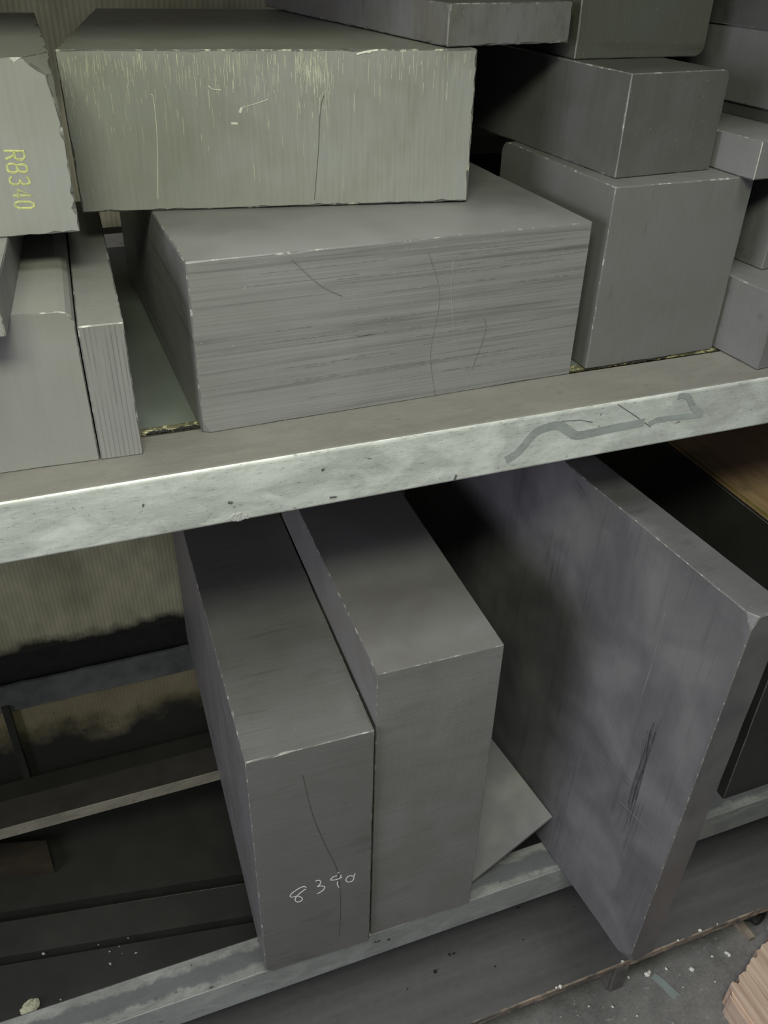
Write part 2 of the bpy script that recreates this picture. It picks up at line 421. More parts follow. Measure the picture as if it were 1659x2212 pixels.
# upper deck sheet with its brassy folded edge
DECK = plain('dull_deck_sheet', (0.12, 0.135, 0.12), 0.5, 0.12, 6, 0.0)
dk = bpy.data.objects.new('shelf_deck', None); C.objects.link(dk); tag(dk, 'grey sheet metal deck behind the pale shelf beam with yellowish folded front edge', 'shelf deck')
bm = bmesh.new(); box_bm(bm, (-1.2, 0.117, -0.0040), (2.2, 0.85, -0.0005)); link('deck_sheet', finish(bm, 'deck_sheet'), DECK, dk)
t = NT('brassy_zinc_edge')
n = t.noise(t.mapping((60, 300, 300)), 1.0, 4, 0.7); n2 = t.ramp(t.noise(t.mapping((120, 120, 120)), 1.0, 3, 0.6), 0.5, 0.62)
t.bump(n, 0.8, 0.002); M_brass = t.out(t.mix(n2, (0.13, 0.125, 0.075), (0.55, 0.52, 0.30)), 0.35, 0.35)
profile_x('folded_edge', [(0.118, -0.0005), (0.1145, 0.0003), (0.111, -0.0008), (0.1085, 0.0), (0.1055, -0.0015), (0.1055, -0.004), (0.118, -0.004)], -1.2, 2.2, M_brass, dk)
dk2 = bpy.data.objects.new('shelf_deck', None); C.objects.link(dk2); dk2.location = (0, 0, 0.73); tag(dk2, 'sheet metal deck of the shelf level above the frame', 'shelf deck')
bm = bmesh.new(); box_bm(bm, (-1.2, 0.1, -0.004), (2.2, 0.95, -0.0005)); link('deck_sheet', finish(bm, 'deck_sheet'), DECK, dk2)
# dark crumbs of graphite lying in the gap before the fold
bm = bmesh.new()
for i in range(210):
    x = random.choice([random.uniform(0.232, 0.31), random.uniform(0.24, 0.30), random.uniform(0.86, 0.99)]); y = 0.1035 + random.gauss(0, 0.0016)
    bmesh.ops.create_icosphere(bm, subdivisions=1, radius=random.uniform(0.0008, 0.0022), matrix=Matrix.Translation((x, y, 0.0002)) @ Matrix.Diagonal((1.3, 0.9, 0.6, 1)))
tag(link('graphite_grit', finish(bm, 'graphite_grit'), plain('black_grit', (0.018, 0.018, 0.018), 0.9)), 'black graphite grit along the gap between deck edge and pale beam', 'grit', kind='stuff')

# rear beams
RUST = galvanised('rear_beam_steel', (0.21, 0.20, 0.165), 0.5, rough=0.55, metal=0.0, seed=30)
SOOT = plain('sooty_top', (0.022, 0.020, 0.017), 0.8, 0.3, 20)
rb = bpy.data.objects.new('shelf_beam', None); C.objects.link(rb); rb.location = (0, 0.478, -H2); tag(rb, 'thin rear shelf beam deep in the lower bay, left of the upright blocks', 'shelf beam')
bm = bmesh.new(); box_bm(bm, (-1.2, 0.0, -0.029), (2.2, 0.003, 0)); link('web', finish(bm, 'web'), RUST, rb)
bm = bmesh.new(); box_bm(bm, (-1.2, 0.0032, -0.003), (2.2, 0.075, -0.0002)); link('top_flange', finish(bm, 'top_flange'), SOOT, rb)
rb = bpy.data.objects.new('shelf_beam', None); C.objects.link(rb); rb.location = (0, 0.851, 0.0); tag(rb, 'rear shelf beam against the olive panel behind the upper deck', 'shelf beam')
bm = bmesh.new(); box_bm(bm, (-1.2, 0.0, -0.06), (2.2, 0.003, 0.024)); link('web', finish(bm, 'web'), galvanised('rear_upper_steel', (0.42, 0.42, 0.36), 0.3), rb)
bm = bmesh.new(); box_bm(bm, (-1.2, 0.0032, 0.021), (2.2, 0.045, 0.0238)); link('top_flange', finish(bm, 'top_flange'), SOOT, rb)

# ------------------------------------------------------------------ graphite on the upper shelf
HZ = dict(lines=(4, 4, 330)); 
g_vert = dict(lines=(260, 260, 7), smear=(26, 26, 2.0))
lo = lambda *k: k

# block with horizontal saw streaks, front centre
P = block('graphite_block', 'wide graphite block with dark horizontal saw streaks standing on the pale beam', (0.3019, 0.0810, 0.0), (0.5159, 0.60, 0.2099), 0.0269,
          graphite('streaked_graphite', (0.215, 0.215, 0.215), lines=(4, 4, 420), line_amt=0.26, smear=(2.2, 2.2, 130), smear_amt=0.40, smear_cut=(0.50, 0.72), blotch=0.16, rough=0.5, tone=(0.20, 0.20, 0.208), rot=(0, -0.03, 0)),
          group='graphite blocks', edge=EDGE, chips=[((0, 0, 0), (0.010, 0.006, 0.020))])
M_lt = plain('pale_scratch', (0.42, 0.43, 0.42), 0.5)
M_dk = plain('dark_line', (0.085, 0.085, 0.085), 0.6)
ribbon('scratch', [smooth([(0.3222, 0.1814), (0.3226, 0.135), (0.3338, 0.0721), (0.3594, 0.0092)])], 0.0005, plain('faint_pale_scratch', (0.28, 0.28, 0.28), 0.5), P, y=-0.0003, label='pale curved scratch')
ribbon('scratch', [smooth([(0.2877, 0.1932), (0.3066, 0.1368), (0.2983, 0.0644), (0.3088, 0.0004)]), smooth([(0.1188, 0.2016), (0.151, 0.1687), (0.1793, 0.1516)]), smooth([(0.372, 0.10), (0.375, 0.08), (0.36, 0.03)])], 0.0006, plain('faint_dark_scratch', (0.13, 0.13, 0.13), 0.6), P, y=-0.0003, label='dark curved scratch')
rs = random.Random(8)
sl = []
for i in range(38):
    v = rs.choice([0.19, 0.170, 0.147, 0.118, 0.104, 0.088, 0.073, 0.051, 0.03]) + rs.uniform(-0.006, 0.006); u0 = rs.uniform(0.04, 0.42); L = rs.uniform(0.02, 0.11)
    L *= 1.8; u1 = min(u0 + L, 0.512); sl.append([(u0, v), ((u0 + u1) / 2, v + rs.uniform(-.0007, .0007)), (u1, v + 0.004 * (u1 - u0))])
ribbon('saw_mark', sl, [rs.uniform(0.0005, 0.0014) for _ in sl], plain('saw_mark', (0.175, 0.175, 0.18), 0.6, 0.3, 120), P, y=-0.0002, label='dark horizontal saw mark')

Q = block('graphite_block', 'big bright graphite block lying across the top of the streaked block', (0.2137, 0.3023, 0.2105), (0.4933, 0.553, 0.1797), -0.169,
          graphite('bright_graphite', (0.29, 0.295, 0.27), lines=(260, 260, 14), line_amt=0.16, smear=(30, 30, 3), smear_amt=0.14, blotch=0.34, blotch_scale=11, rough=0.42, tone=(0.225, 0.23, 0.225), bump=0.45),
          group='graphite blocks', edge=worn_highlight_edge('lit_worn_edge', (0.62, 0.63, 0.52)), tilt=(-0.004, 0.0), jit=0.0009, res=0.012, wear=0.0016)  # brighter edge colour paints the light caught along this block's edges
ribbon('scratch', [smooth([(0.0995, 0.133), (0.1022, 0.1276), (0.1009, 0.0844), (0.0931, 0.0144)]), [(0.2013, 0.1119), (0.2039, 0.1175)], smooth([(0.2039, 0.1175), (0.2225, 0.1223), (0.2366, 0.1267)]), [(0.1904, 0.1003), (0.1981, 0.1001)],
                   smooth([(0.1668, 0.1416), (0.1719, 0.1381), (0.1815, 0.137)]), [(0.3438, 0.1745), (0.352, 0.1765), (0.3605, 0.1780), (0.3689, 0.1788)], [(0.352, 0.1772), (0.3605, 0.1765)]],
       [0.0006, 0.0030, 0.0007, 0.0025, 0.0012, 0.0022, 0.0018], plain('bright_scratch', (0.62, 0.64, 0.56), 0.45), Q, y=-0.0003, label='bright scratch')
ribbon('scratch', [smooth([(0.3038, 0.1299), (0.2988, 0.1119), (0.2952, 0.064), (0.2889, 0.0079)])], 0.0008, M_dk, Q, y=-0.0003, label='thin dark crack')
rs = random.Random(5); sl = []
for i in range(420):
    u = rs.choice([rs.uniform(0.004, 0.49), rs.uniform(0.0, 0.26), rs.uniform(0.27, 0.31)])
    v1 = 0.1775 - min(rs.expovariate(45), 0.15); L = rs.uniform(0.003, 0.022)
    sl.append([(u, v1), (u - 0.0002, max(v1 - L, 0.002))])
ribbon('saw_mark', sl, [rs.uniform(0.0002, 0.0006) for _ in sl], plain('sheen_saw_mark', (0.48, 0.50, 0.40), 0.42), Q, y=-0.0002, label='vertical saw mark with painted sheen')  # fine saw marks, crowded and brightened near the top to paint its sheen

A = block('graphite_block', 'graphite block stencilled R8340 in yellow with a broken top corner', (-0.0960, 0.1740, 0.2250), (0.300, 0.50, 0.1730), -0.006,
          graphite('lettered_graphite', (0.275, 0.28, 0.26), lines=(200, 200, 8), line_amt=0.10, smear=(20, 20, 3), smear_amt=0.08, blotch=0.2, rough=0.45, tone=(0.235, 0.24, 0.235)),
          group='graphite blocks', edge=EDGE, jit=0.0016, res=0.009, wear=0.0016, chips=[((1, 0, 1), (0.027, 0.040, 0.022)), ((1, 0, 1), (0.009, 0.012, 0.070))])
GL = {'R': [[(0, 0), (0, 1), (0.75, 1), (1, 0.85), (1, 0.6), (0.75, 0.5), (0.1, 0.5)], [(0.5, 0.5), (1, 0)]],
      '8': [[(0.2, 0.52), (0.05, 0.7), (0.05, 0.88), (0.25, 1), (0.75, 1), (0.95, 0.88), (0.95, 0.7), (0.8, 0.52), (0.2, 0.52), (0, 0.35), (0, 0.14), (0.22, 0), (0.78, 0), (1, 0.14), (1, 0.35), (0.8, 0.52)]],
      '3': [[(0, 0.88), (0.25, 1), (0.75, 1), (1, 0.85), (1, 0.65), (0.7, 0.52), (0.35, 0.52)], [(0.7, 0.52), (1, 0.38), (1, 0.14), (0.75, 0), (0.25, 0), (0, 0.14)]],
      '4': [[(0.75, 0), (0.75, 1), (0, 0.28), (1.05, 0.28)]],
      '0': [[(0.3, 0), (0.0, 0.2), (0, 0.8), (0.3, 1), (0.7, 1), (1, 0.8), (1, 0.2), (0.7, 0), (0.3, 0)]]}
M_yel = plain('yellow_stencil', (0.60, 0.61, 0.20), 0.6, 0.3, 200)
M_yin = plain('stencil_core', (0.34, 0.36, 0.22), 0.6, 0.2, 200)
outl, core = [], []
for ch, v, gw in zip('R8340', (0.0868, 0.0740, 0.0612, 0.0480, 0.0357), (0.0082, 0.0084, 0.0078, 0.0078, 0.0066)):
    for L in GL[ch]:
        pts = [(0.2386 + gy * 0.0190, v - gx * gw - (gy - 0.5) * 0.0012) for gx, gy in L]
        outl.append(pts); core.append(pts)
ribbon('lettering', outl, 0.0021, M_yel, A, y=-0.0004, label='yellow stencilled R8340')
ribbon('lettering_core', core, 0.0008, M_yin, A, y=-0.0006)

L1 = block('graphite_block', 'graphite block with a rounded top edge on the far left, below the lettered block', (-0.0185, 0.0645, 0.0), (0.1980, 0.50, 0.1790), -0.036,
           graphite('left_graphite', (0.25, 0.252, 0.24), lines=(180, 180, 6), line_amt=0.05, smear=(20, 20, 3), smear_amt=0.05, blotch=0.18, rough=0.48, tone=(0.22, 0.222, 0.222)),
           group='graphite blocks', edge=EDGE, round_edges=[(lambda c: abs(c.x - 0.1980) < 1e-5 and abs(c.z - 0.179) < 1e-5, 0.014, 3)])
L2 = block('graphite_block', 'narrow graphite block with vertical grooves beside the deck gap', (0.1808, 0.0570, 0.0), (0.0470, 0.50, 0.1610), -0.036,
           graphite('grooved_graphite', (0.22, 0.222, 0.215), lines=(150, 150, 9), line_amt=0.12, smear=(25, 25, 4), smear_amt=0.08, blotch=0.16, rough=0.46, grooves=(0, 0.0052, 0.28), tone=(0.205, 0.205, 0.205)),
           group='graphite blocks', edge=EDGE)
L0 = block('graphite_block', 'flat graphite bar sandwiched under the lettered block at the left frame edge', (-0.0340, 0.0130, 0.1795), (0.15, 0.60, 0.0450), -0.078,
           graphite('edge_bar_graphite', (0.24, 0.242, 0.235), lines=(150, 150, 9), line_amt=0.08, blotch=0.1), group='graphite blocks', edge=EDGE)

Sx = block('graphite_block', 'tall blotchy graphite block on the right of the shelf carrying a smaller block', (0.8472, 0.1010, 0.0), (0.2210, 0.300, 0.2485), 0.020,
           graphite('blotchy_graphite', (0.155, 0.158, 0.153), lines=(200, 200, 20), line_amt=0.06, smear=(60, 60, 9), smear_amt=0.22, smear_cut=(0.64, 0.72), blotch=0.26, blotch_scale=14, rough=0.5, tone=(0.125, 0.127, 0.13)),
           group='graphite blocks', edge=EDGE, round_edges=[(lambda c: c.y > 0.299 and abs(c.z - 0.2485) < 1e-5, 0.018, 4)])
T = block('graphite_block', 'smaller graphite block with a rounded right edge sitting on the tall blotchy block', (0.8700, 0.1382, 0.2490), (0.1579, 0.480, 0.1227), 0.0743,
          graphite('upper_right_graphite', (0.10, 0.102, 0.095), lines=(230, 230, 10), line_amt=0.09, smear=(30, 30, 6), smear_amt=0.12, blotch=0.25, blotch_scale=10, rough=0.5, tone=(0.095, 0.096, 0.10)),
          group='graphite blocks', edge=EDGE, round_edges=[(lambda c: abs(c.x - 0.1579) < 1e-5 and abs(c.z - 0.1227) < 1e-5, 0.012, 4)])
U = block('graphite_block', 'flat graphite bar lying on top of the big bright block at the top edge', (0.6630, 0.2310, 0.3935), (0.184, 0.60, 0.046), 0.128,
          graphite('flat_bar_graphite', (0.135, 0.135, 0.12), lines=(260, 260, 10), line_amt=0.12, smear=(60, 60, 20), smear_amt=0.3, smear_cut=(0.55, 0.75), blotch=0.15, rough=0.5), group='graphite blocks', edge=EDGE,
          jit=0.0009, res=0.01, chips=[((0, 0, 1), (0.003, 0.014, 0.006))])
Mb = block('graphite_block', 'large dark greenish graphite block behind the flat bar at the top', (0.8650, 0.2660, 0.3725), (0.2070, 0.30, 0.24), 0.001,
           graphite('dark_green_graphite', (0.085, 0.088, 0.072), lines=(260, 260, 8), line_amt=0.1, blotch=0.2, rough=0.5, tone=(0.07, 0.075, 0.07)), group='graphite blocks',
           round_edges=[(lambda c: abs(c.x - 0.207) < 1e-5 and c.z < 1e-5, 0.014, 4)])
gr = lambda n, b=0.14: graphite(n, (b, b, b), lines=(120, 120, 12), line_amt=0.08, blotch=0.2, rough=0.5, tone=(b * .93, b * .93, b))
Z = block('graphite_block', 'graphite block at the right frame edge, bottom of its stack, on the beam', (1.0820, 0.0230, 0.0005), (0.20, 0.17, 0.1100), 0.082, gr('stack_low', 0.155), group='graphite blocks')
Y = block('graphite_block', 'recessed graphite block at the right frame edge, second from the bottom of its stack', (1.1330, 0.1160, 0.1110), (0.20, 0.40, 0.1370), 0.082, gr('stack_mid', 0.15), group='graphite blocks')
V = block('graphite_block', 'small graphite block with a bright corner edge jutting out at the right frame edge', (1.0440, 0.0820, 0.2490), (0.20, 0.30, 0.0480), 0.078, gr('stack_small', 0.17), group='graphite blocks', edge=EDGE)
ribbon('corner_line', [[(0.0008, 0.001), (0.0008, 0.047)]], 0.0016, plain('bright_corner', (0.55, 0.55, 0.52), 0.5), V, y=-0.0002, label='bright corner line')  # narrow brighter line along the front corner edge
block('graphite_plate', 'thin graphite plate, coloured as shaded, between the small jutting block and the block above', (1.1430, 0.1050, 0.2972), (0.28, 0.46, 0.0175), 0.078, gr('stack_plate_shaded', 0.05), group='graphite blocks', cat='plate')  # fills the dark gap band; shade is put into its base colour
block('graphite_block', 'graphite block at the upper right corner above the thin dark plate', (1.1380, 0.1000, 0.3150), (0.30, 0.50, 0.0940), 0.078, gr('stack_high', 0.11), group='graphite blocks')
block('graphite_block', 'topmost graphite block, coloured as shaded, in the upper right corner of the frame', (1.1360, 0.0700, 0.4093), (0.30, 0.50, 0.19), 0.078, gr('stack_top_shaded', 0.06), group='graphite blocks')  # dark base colour stands in for shade from the shelf above
block('graphite_block', 'low dark graphite block seen through the gap behind the streaked block', (0.925, 0.700, 0.0), (0.30, 0.14, 0.163), 0.0, gr('gap_block', 0.05), group='graphite blocks')

# ------------------------------------------------------------------ graphite in the lower bay
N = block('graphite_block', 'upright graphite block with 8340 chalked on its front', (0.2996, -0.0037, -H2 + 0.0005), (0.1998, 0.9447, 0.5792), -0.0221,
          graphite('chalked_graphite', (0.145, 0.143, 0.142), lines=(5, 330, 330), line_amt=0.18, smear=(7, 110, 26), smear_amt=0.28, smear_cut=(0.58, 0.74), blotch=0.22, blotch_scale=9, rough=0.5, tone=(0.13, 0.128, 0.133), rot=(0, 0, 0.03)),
          group='graphite blocks', edge=EDGE, jit=0.0008, res=0.02, chips=[((0, 0, 0), (0.014, 0.01, 0.012))])
CH = [[(0.0826, 0.2289), (0.0787, 0.2335), (0.0705, 0.2327), (0.0582, 0.2254), (0.0538, 0.2176), (0.0577, 0.2129), (0.0671, 0.2109), (0.0737, 0.203), (0.074, 0.1955), (0.0679, 0.1931), (0.0631, 0.1978), (0.0623, 0.2051), (0.0672, 0.214), (0.0756, 0.2212), (0.0819, 0.2248)],
      [(0.0991, 0.2387), (0.1045, 0.2392), (0.1085, 0.2328), (0.1056, 0.2243), (0.102, 0.2216), (0.1096, 0.22), (0.1151, 0.2142), (0.1122, 0.2065), (0.1052, 0.2018), (0.101, 0.2015)],
      [(0.1257, 0.2302), (0.1291, 0.2353), (0.1374, 0.2366)], [(0.1257, 0.2288), (0.1345, 0.2259), (0.1428, 0.2263), (0.1462, 0.2279)], [(0.138, 0.2435), (0.1416, 0.2440)],
      [(0.1386, 0.2193), (0.1377, 0.2107), (0.1405, 0.2002)], [(0.1451, 0.2356), (0.1423, 0.2244)],
      [(0.1609, 0.2252), (0.1554, 0.2225), (0.1534, 0.2144), (0.1582, 0.2075), (0.1652, 0.2077), (0.168, 0.2164), (0.1646, 0.2226), (0.1609, 0.2252)], [(0.1702, 0.2275), (0.1674, 0.2176)]]
ribbon('chalk_writing', [smooth(c) for c in CH], 0.0017, plain('white_chalk', (0.80, 0.80, 0.80), 0.9, 0.2, 300), N, y=-0.0004, label='white chalk 8340')
ribbon('crack', [smooth([(0.085, 0.52), (0.098, 0.42), (0.118, 0.33), (0.136, 0.262), (0.142, 0.20), (0.143, 0.12), (0.140, 0.05)])], 0.0012, plain('crack', (0.07, 0.07, 0.07), 0.7), N, y=-0.0003, label='thin dark crack')
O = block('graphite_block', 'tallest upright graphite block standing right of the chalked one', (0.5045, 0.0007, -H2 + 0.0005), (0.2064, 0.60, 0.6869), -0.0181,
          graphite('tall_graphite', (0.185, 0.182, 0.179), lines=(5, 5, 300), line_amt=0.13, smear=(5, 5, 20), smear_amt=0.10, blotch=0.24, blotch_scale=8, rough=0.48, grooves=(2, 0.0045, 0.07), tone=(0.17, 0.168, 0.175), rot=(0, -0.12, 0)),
          group='graphite blocks', edge=EDGE, jit=0.0003)
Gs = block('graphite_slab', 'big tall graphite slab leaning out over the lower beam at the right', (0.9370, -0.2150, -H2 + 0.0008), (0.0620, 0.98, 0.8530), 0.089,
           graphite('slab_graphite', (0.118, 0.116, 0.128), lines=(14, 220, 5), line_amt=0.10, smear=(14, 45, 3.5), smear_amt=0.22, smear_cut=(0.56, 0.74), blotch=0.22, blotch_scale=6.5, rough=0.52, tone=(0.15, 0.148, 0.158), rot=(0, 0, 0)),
           group='graphite blocks', edge=EDGE, tilt=(0.011, 0.010), chips=[((0, 0, 1), (0.009, 0.016, 0.022)), ((0, 0, 0), (0.012, 0.03, 0.03))])
bm = bmesh.new(); pl = [(0.0, 0.0), (0.214, 0.0), (0.214, 0.36), (0.055, 0.36), (0.012, 0.09)]
for z in (0.0, 0.006): pass
kb = [bm.verts.new((x, y, 0.0)) for x, y in pl]; kt = [bm.verts.new((x, y, 0.006)) for x, y in pl]
bm.faces.new(kt); bm.faces.new(list(reversed(kb)))
for i in range(5): bm.faces.new((kb[i], kb[(i + 1) % 5], kt[(i + 1) % 5], kt[i]))
tag(link('graphite_plate', finish(bm, 'graphite_plate'), graphite('plate_graphite', (0.25, 0.25, 0.245), lines=(60, 60, 60), line_amt=0.03, smear_amt=0.02, blotch=0.06, rough=0.6), None, (0.7285, 0.0310, -H2 + 0.0015),
         (Matrix.Rotation(0.115, 3, 'Z') @ Matrix.Rotation(-0.500, 3, 'Y')).to_euler()), 'small thin graphite plate tilted in the gap between the tall block and the big slab', 'plate', 'graphite blocks')
ribbon('scratch', [[(0.1426, 0.754), (0.1392, 0.6523), (0.1405, 0.5794)], [(0.1213, 0.3298), (0.0856, 0.3367), (0.0564, 0.3406)]], 0.0007, plain('pale_slab_scratch', (0.25, 0.25, 0.26), 0.5), Gs, y=-0.0004, plane='YZ', label='pale scratch')
rs = random.Random(3)
for base, n_, wmax in (([(0.098, 0.5524), (0.0987, 0.4913), (0.1013, 0.3947), (0.099, 0.3479)], 7, 0.0035), ([(0.111, 0.5117), (0.0997, 0.4206), (0.0956, 0.2878)], 4, 0.002), ([(0.0773, 0.3495), (0.0791, 0.2959), (0.0826, 0.224)], 4, 0.002),
                       ([(0.4106, 0.6854), (0.408, 0.6192), (0.4049, 0.5781)], 2, 0.0015), ([(0.1965, 0.3606), (0.1457, 0.3678), (0.1093, 0.3731)], 2, 0.0015), ([(0.384, 0.8143), (0.3481, 0.7998), (0.3309, 0.7831)], 3, 0.003)):
    sm_ = []
    for k in range(n_):
        dx, dz = rs.uniform(-0.006, 0.006), rs.uniform(-0.03, 0.03); sm_.append(smooth([(p[0] + dx, p[1] + dz) for p in base]))
    ribbon('smudge', sm_, [rs.uniform(0.0006, wmax) for _ in sm_], plain('slab_smudge', (0.097, 0.095, 0.108), 0.6), Gs, y=-0.0003, plane='YZ', label='dark smear')
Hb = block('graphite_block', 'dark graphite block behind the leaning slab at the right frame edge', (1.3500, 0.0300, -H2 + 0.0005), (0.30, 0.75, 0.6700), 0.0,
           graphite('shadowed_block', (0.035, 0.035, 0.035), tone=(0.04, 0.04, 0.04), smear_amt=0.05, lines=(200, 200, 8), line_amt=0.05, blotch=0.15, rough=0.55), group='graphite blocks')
t = NT('stained_wood')
wn = t.noise(t.mapping((60, 5, 60), (2, 0, 0)), 1.0, 4, 0.6, 0.6); ws = t.ramp(t.noise(t.mapping((1, 1, 1), (4, 0, 0)), 22, 3), 0.62, 0.74)
wc = t.mix(t.ramp(wn, 0.3, 0.7), (0.46, 0.30, 0.18), (0.62, 0.43, 0.27)); wc = t.mix(t.math('MULTIPLY', ws, 0.5), wc, (0.13, 0.10, 0.07))
M_wood_top = t.out(wc, 0.6)
tag(link('wooden_board', block_mesh('wooden_board', 0.32, 0.85, 0.012, 0.003, 0.0002), [M_wood_top, plain('yellow_edge', (0.24, 0.19, 0.06), 0.6)], None, (1.352, 0.02, -H2 + 0.671)),
    'brown stained wooden board lying on the dark block under the right end of the beam', 'board')

# ------------------------------------------------------------------ pallet under the lower beam, floor litter
t = NT('graphite_black_board')
gn = t.noise(t.mapping((3, 40, 40)), 1.0, 5, 0.6); gb = t.noise(t.mapping((1, 1, 1), (3, 3, 0)), 60, 3, 0.6)
bc = t.scale_col((0.095, 0.094, 0.098), t.math('MULTIPLY_ADD', t.math('SUBTRACT', gn, 0.5), 0.7, t.math('MULTIPLY_ADD', gb, 0.3, 0.85)))
t.bump(gn, 0.3, 0.002); M_pboard = t.out(bc, 0.55)
t = NT('board_edge_wood')
en = t.ramp(t.noise(t.mapping((14, 30, 30)), 1.0, 4, 0.7), 0.42, 0.6)
M_pedge = t.out(t.mix(en, (0.10, 0.095, 0.09), (0.34, 0.27, 0.21)), 0.7)
pal = bpy.data.objects.new('pallet', None); C.objects.link(pal); pal.location = (0, -0.091, FLOOR); tag(pal, 'graphite-blackened wooden pallet on the floor under the lower beam', 'pallet')
PZ = 0.12
def board_mesh(name, x0, x1, y0, y1, z0, z1, rag=0.0012):
    bm = bmesh.new(); n = int((x1 - x0) / 0.012); r = random.Random(3)
    fr = [[], []]; bk = [[], []]
    for i in range(n + 1):
        x = x0 + (x1 - x0) * i / n; dy = r.uniform(0, rag); dz = r.uniform(0, rag * 0.7)
        fr[0].append(bm.verts.new((x, y0 + dy, z0))); fr[1].append(bm.verts.new((x, y0 + dy, z1 - dz)))
        bk[0].append(bm.verts.new((x, y1, z0))); bk[1].append(bm.verts.new((x, y1, z1)))
    ins = [bm.verts.new((v.co.x, y0 + 0.004, z1)) for v in fr[1]]
    for i in range(n):
        bm.faces.new((fr[0][i], fr[0][i + 1], fr[1][i + 1], fr[1][i])).material_index = 1
        bm.faces.new((fr[1][i], fr[1][i + 1], ins[i + 1], ins[i])).material_index = 1
        bm.faces.new((ins[i], ins[i + 1], bk[1][i + 1], bk[1][i])); bm.faces.new((bk[0][i], bk[1][i], bk[1][i + 1], bk[0][i + 1]))
        bm.faces.new((fr[0][i], bk[0][i], bk[0][i + 1], fr[0][i + 1]))
    return finish(bm, name)
link('deck_board', board_mesh('deck_board', -0.40, 1.9, 0, 0.26, PZ - 0.02, PZ), [M_pboard, M_pedge], pal)
M_dslat = plain('black_plank', (0.04, 0.04, 0.038), 0.6, 0.25, 12)
for a, b in ((0.33, 0.47), (0.55, 0.70)):
    bm = bmesh.new(); box_bm(bm, (0.46, a, PZ - 0.02), (1.9, b, PZ - 0.001)); link('deck_board', finish(bm, 'deck_board'), M_dslat, pal)
# blocks under the deck board
M_pblk = plain('grimy_pallet_wood', (0.13, 0.125, 0.12), 0.7, 0.3, 30)
for x0, x1 in ((-0.2, -0.08), (0.50, 0.62), (1.055, 1.10), (1.60, 1.72)):
    bm = bmesh.new(); box_bm(bm, (x0, 0.001, 0.0), (x1, 0.12, PZ - 0.0205))
    bmesh.ops.bevel(bm, geom=[e for e in bm.edges], offset=0.006, segments=2, affect='EDGES'); link('foot', finish(bm, 'foot'), M_pblk, pal)
# planks lying askew inside the bay, left
def skew(name, pts, z0, z1, mat, label, cat, group=None):
    bm = bmesh.new(); lo_ = [bm.verts.new((x, y, z0)) for x, y in pts]; hi = [bm.verts.new((x, y, z1)) for x, y in pts]; n = len(pts)
    bm.faces.new(hi); bm.faces.new(list(reversed(lo_)))
    for i in range(n): bm.faces.new((lo_[i], lo_[(i + 1) % n], hi[(i + 1) % n], hi[i]))
    return tag(link(name, finish(bm, name), mat), label, cat, group)
skew('dark_plank', [(-0.60, 0.500), (0.70, 0.285), (0.70, 0.370), (-0.60, 0.590)], FLOOR, -1.46, plain('black_plank_near', (0.035, 0.035, 0.034), 0.6, 0.2, 10), 'black dusty plank on the floor inside the lower bay, nearer to the beam', 'plank', 'dark planks in the lower bay')
skew('dark_plank', [(-0.60, 0.615), (0.70, 0.400), (0.70, 0.945), (-0.60, 0.945)], FLOOR, -1.46, plain('black_plank_far', (0.028, 0.028, 0.026), 0.6, 0.2, 10), 'wide black dusty board on the floor at the back of the lower bay', 'plank', 'dark planks in the lower bay')
skew('wooden_offcut', [(-0.26, 0.655), (-0.102, 0.617), (-0.114, 0.700), (-0.27, 0.74)], -1.4595, -1.43, plain('brown_offcut', (0.035, 0.028, 0.020), 0.7), 'small dark brown wood offcut on the far plank in the lower bay', 'offcut')
skew('dark_board', [(-0.70, 0.18), (0.50, 0.18), (0.50, 0.306), (-0.70, 0.500)], FLOOR, -1.47, plain('black_board', (0.030, 0.030, 0.031), 0.65, 0.2, 8), 'wide black board on the floor just behind the lower beam, left', 'board')

def crumb_mesh(name, r, seed, sc=(1, 1, 0.7), sub=2, amp=0.45):
    rr = random.Random(seed); bm = bmesh.new(); bmesh.ops.create_icosphere(bm, subdivisions=sub, radius=r)
    for v in bm.verts:
        v.co *= 1 + rr.uniform(-amp, amp); v.co = Vector((v.co.x * sc[0], v.co.y * sc[1], v.co.z * sc[2]))
    return finish(bm, name)
M_white = plain('white_foam', (0.75, 0.75, 0.73), 0.8, 0.12, 60)
def scatter(items, z, name, label, group, mat, seed=0, own={}):
    protos = [crumb_mesh(name, 1.0, seed + k, (1, 0.8, 0.7), 1, 0.4) for k in range(4)]
    for m in protos: m.materials.append(mat)
    for i, (x, y, r) in enumerate(items):
        o = bpy.data.objects.new(name, protos[i % 4]); C.objects.link(o); o.location = (x, y, z + r * 0.6); o.scale = (r, r, r); o.rotation_euler = (0, 0, i * 1.7)
        tag(o, own.get(i, label), 'crumb', group)
scatter([(1.121, -0.075, .0045), (1.165, -0.084, .0085), (1.172, -0.082, .006), (1.217, -0.088, .0035), (1.271, -0.110, .0075), (1.375, -0.105, .006), (1.378, -0.112, .005), (1.05, -0.119, .003), (1.091, -0.155, .003),
         (1.228, -0.137, .002), (1.307, -0.152, .002), (1.339, -0.10, .003), (1.0, -0.10, .003)], FLOOR, 'white_crumb', 'small white crumb lying on the grey floor before the pallet', 'white crumbs on the floor', M_white, 10,
        {1: 'largest white crumb on the floor, right at the upper end of the blue-grey strip', 4: 'bright white crumb alone on the floor to the right of the blue-grey strip',
         5: 'white crumb of a touching pair on the floor, nearer the pallet, far right', 6: 'white crumb of a touching pair on the floor, farther from the pallet, far right', 0: 'round white crumb on the floor just below the slab corner'})
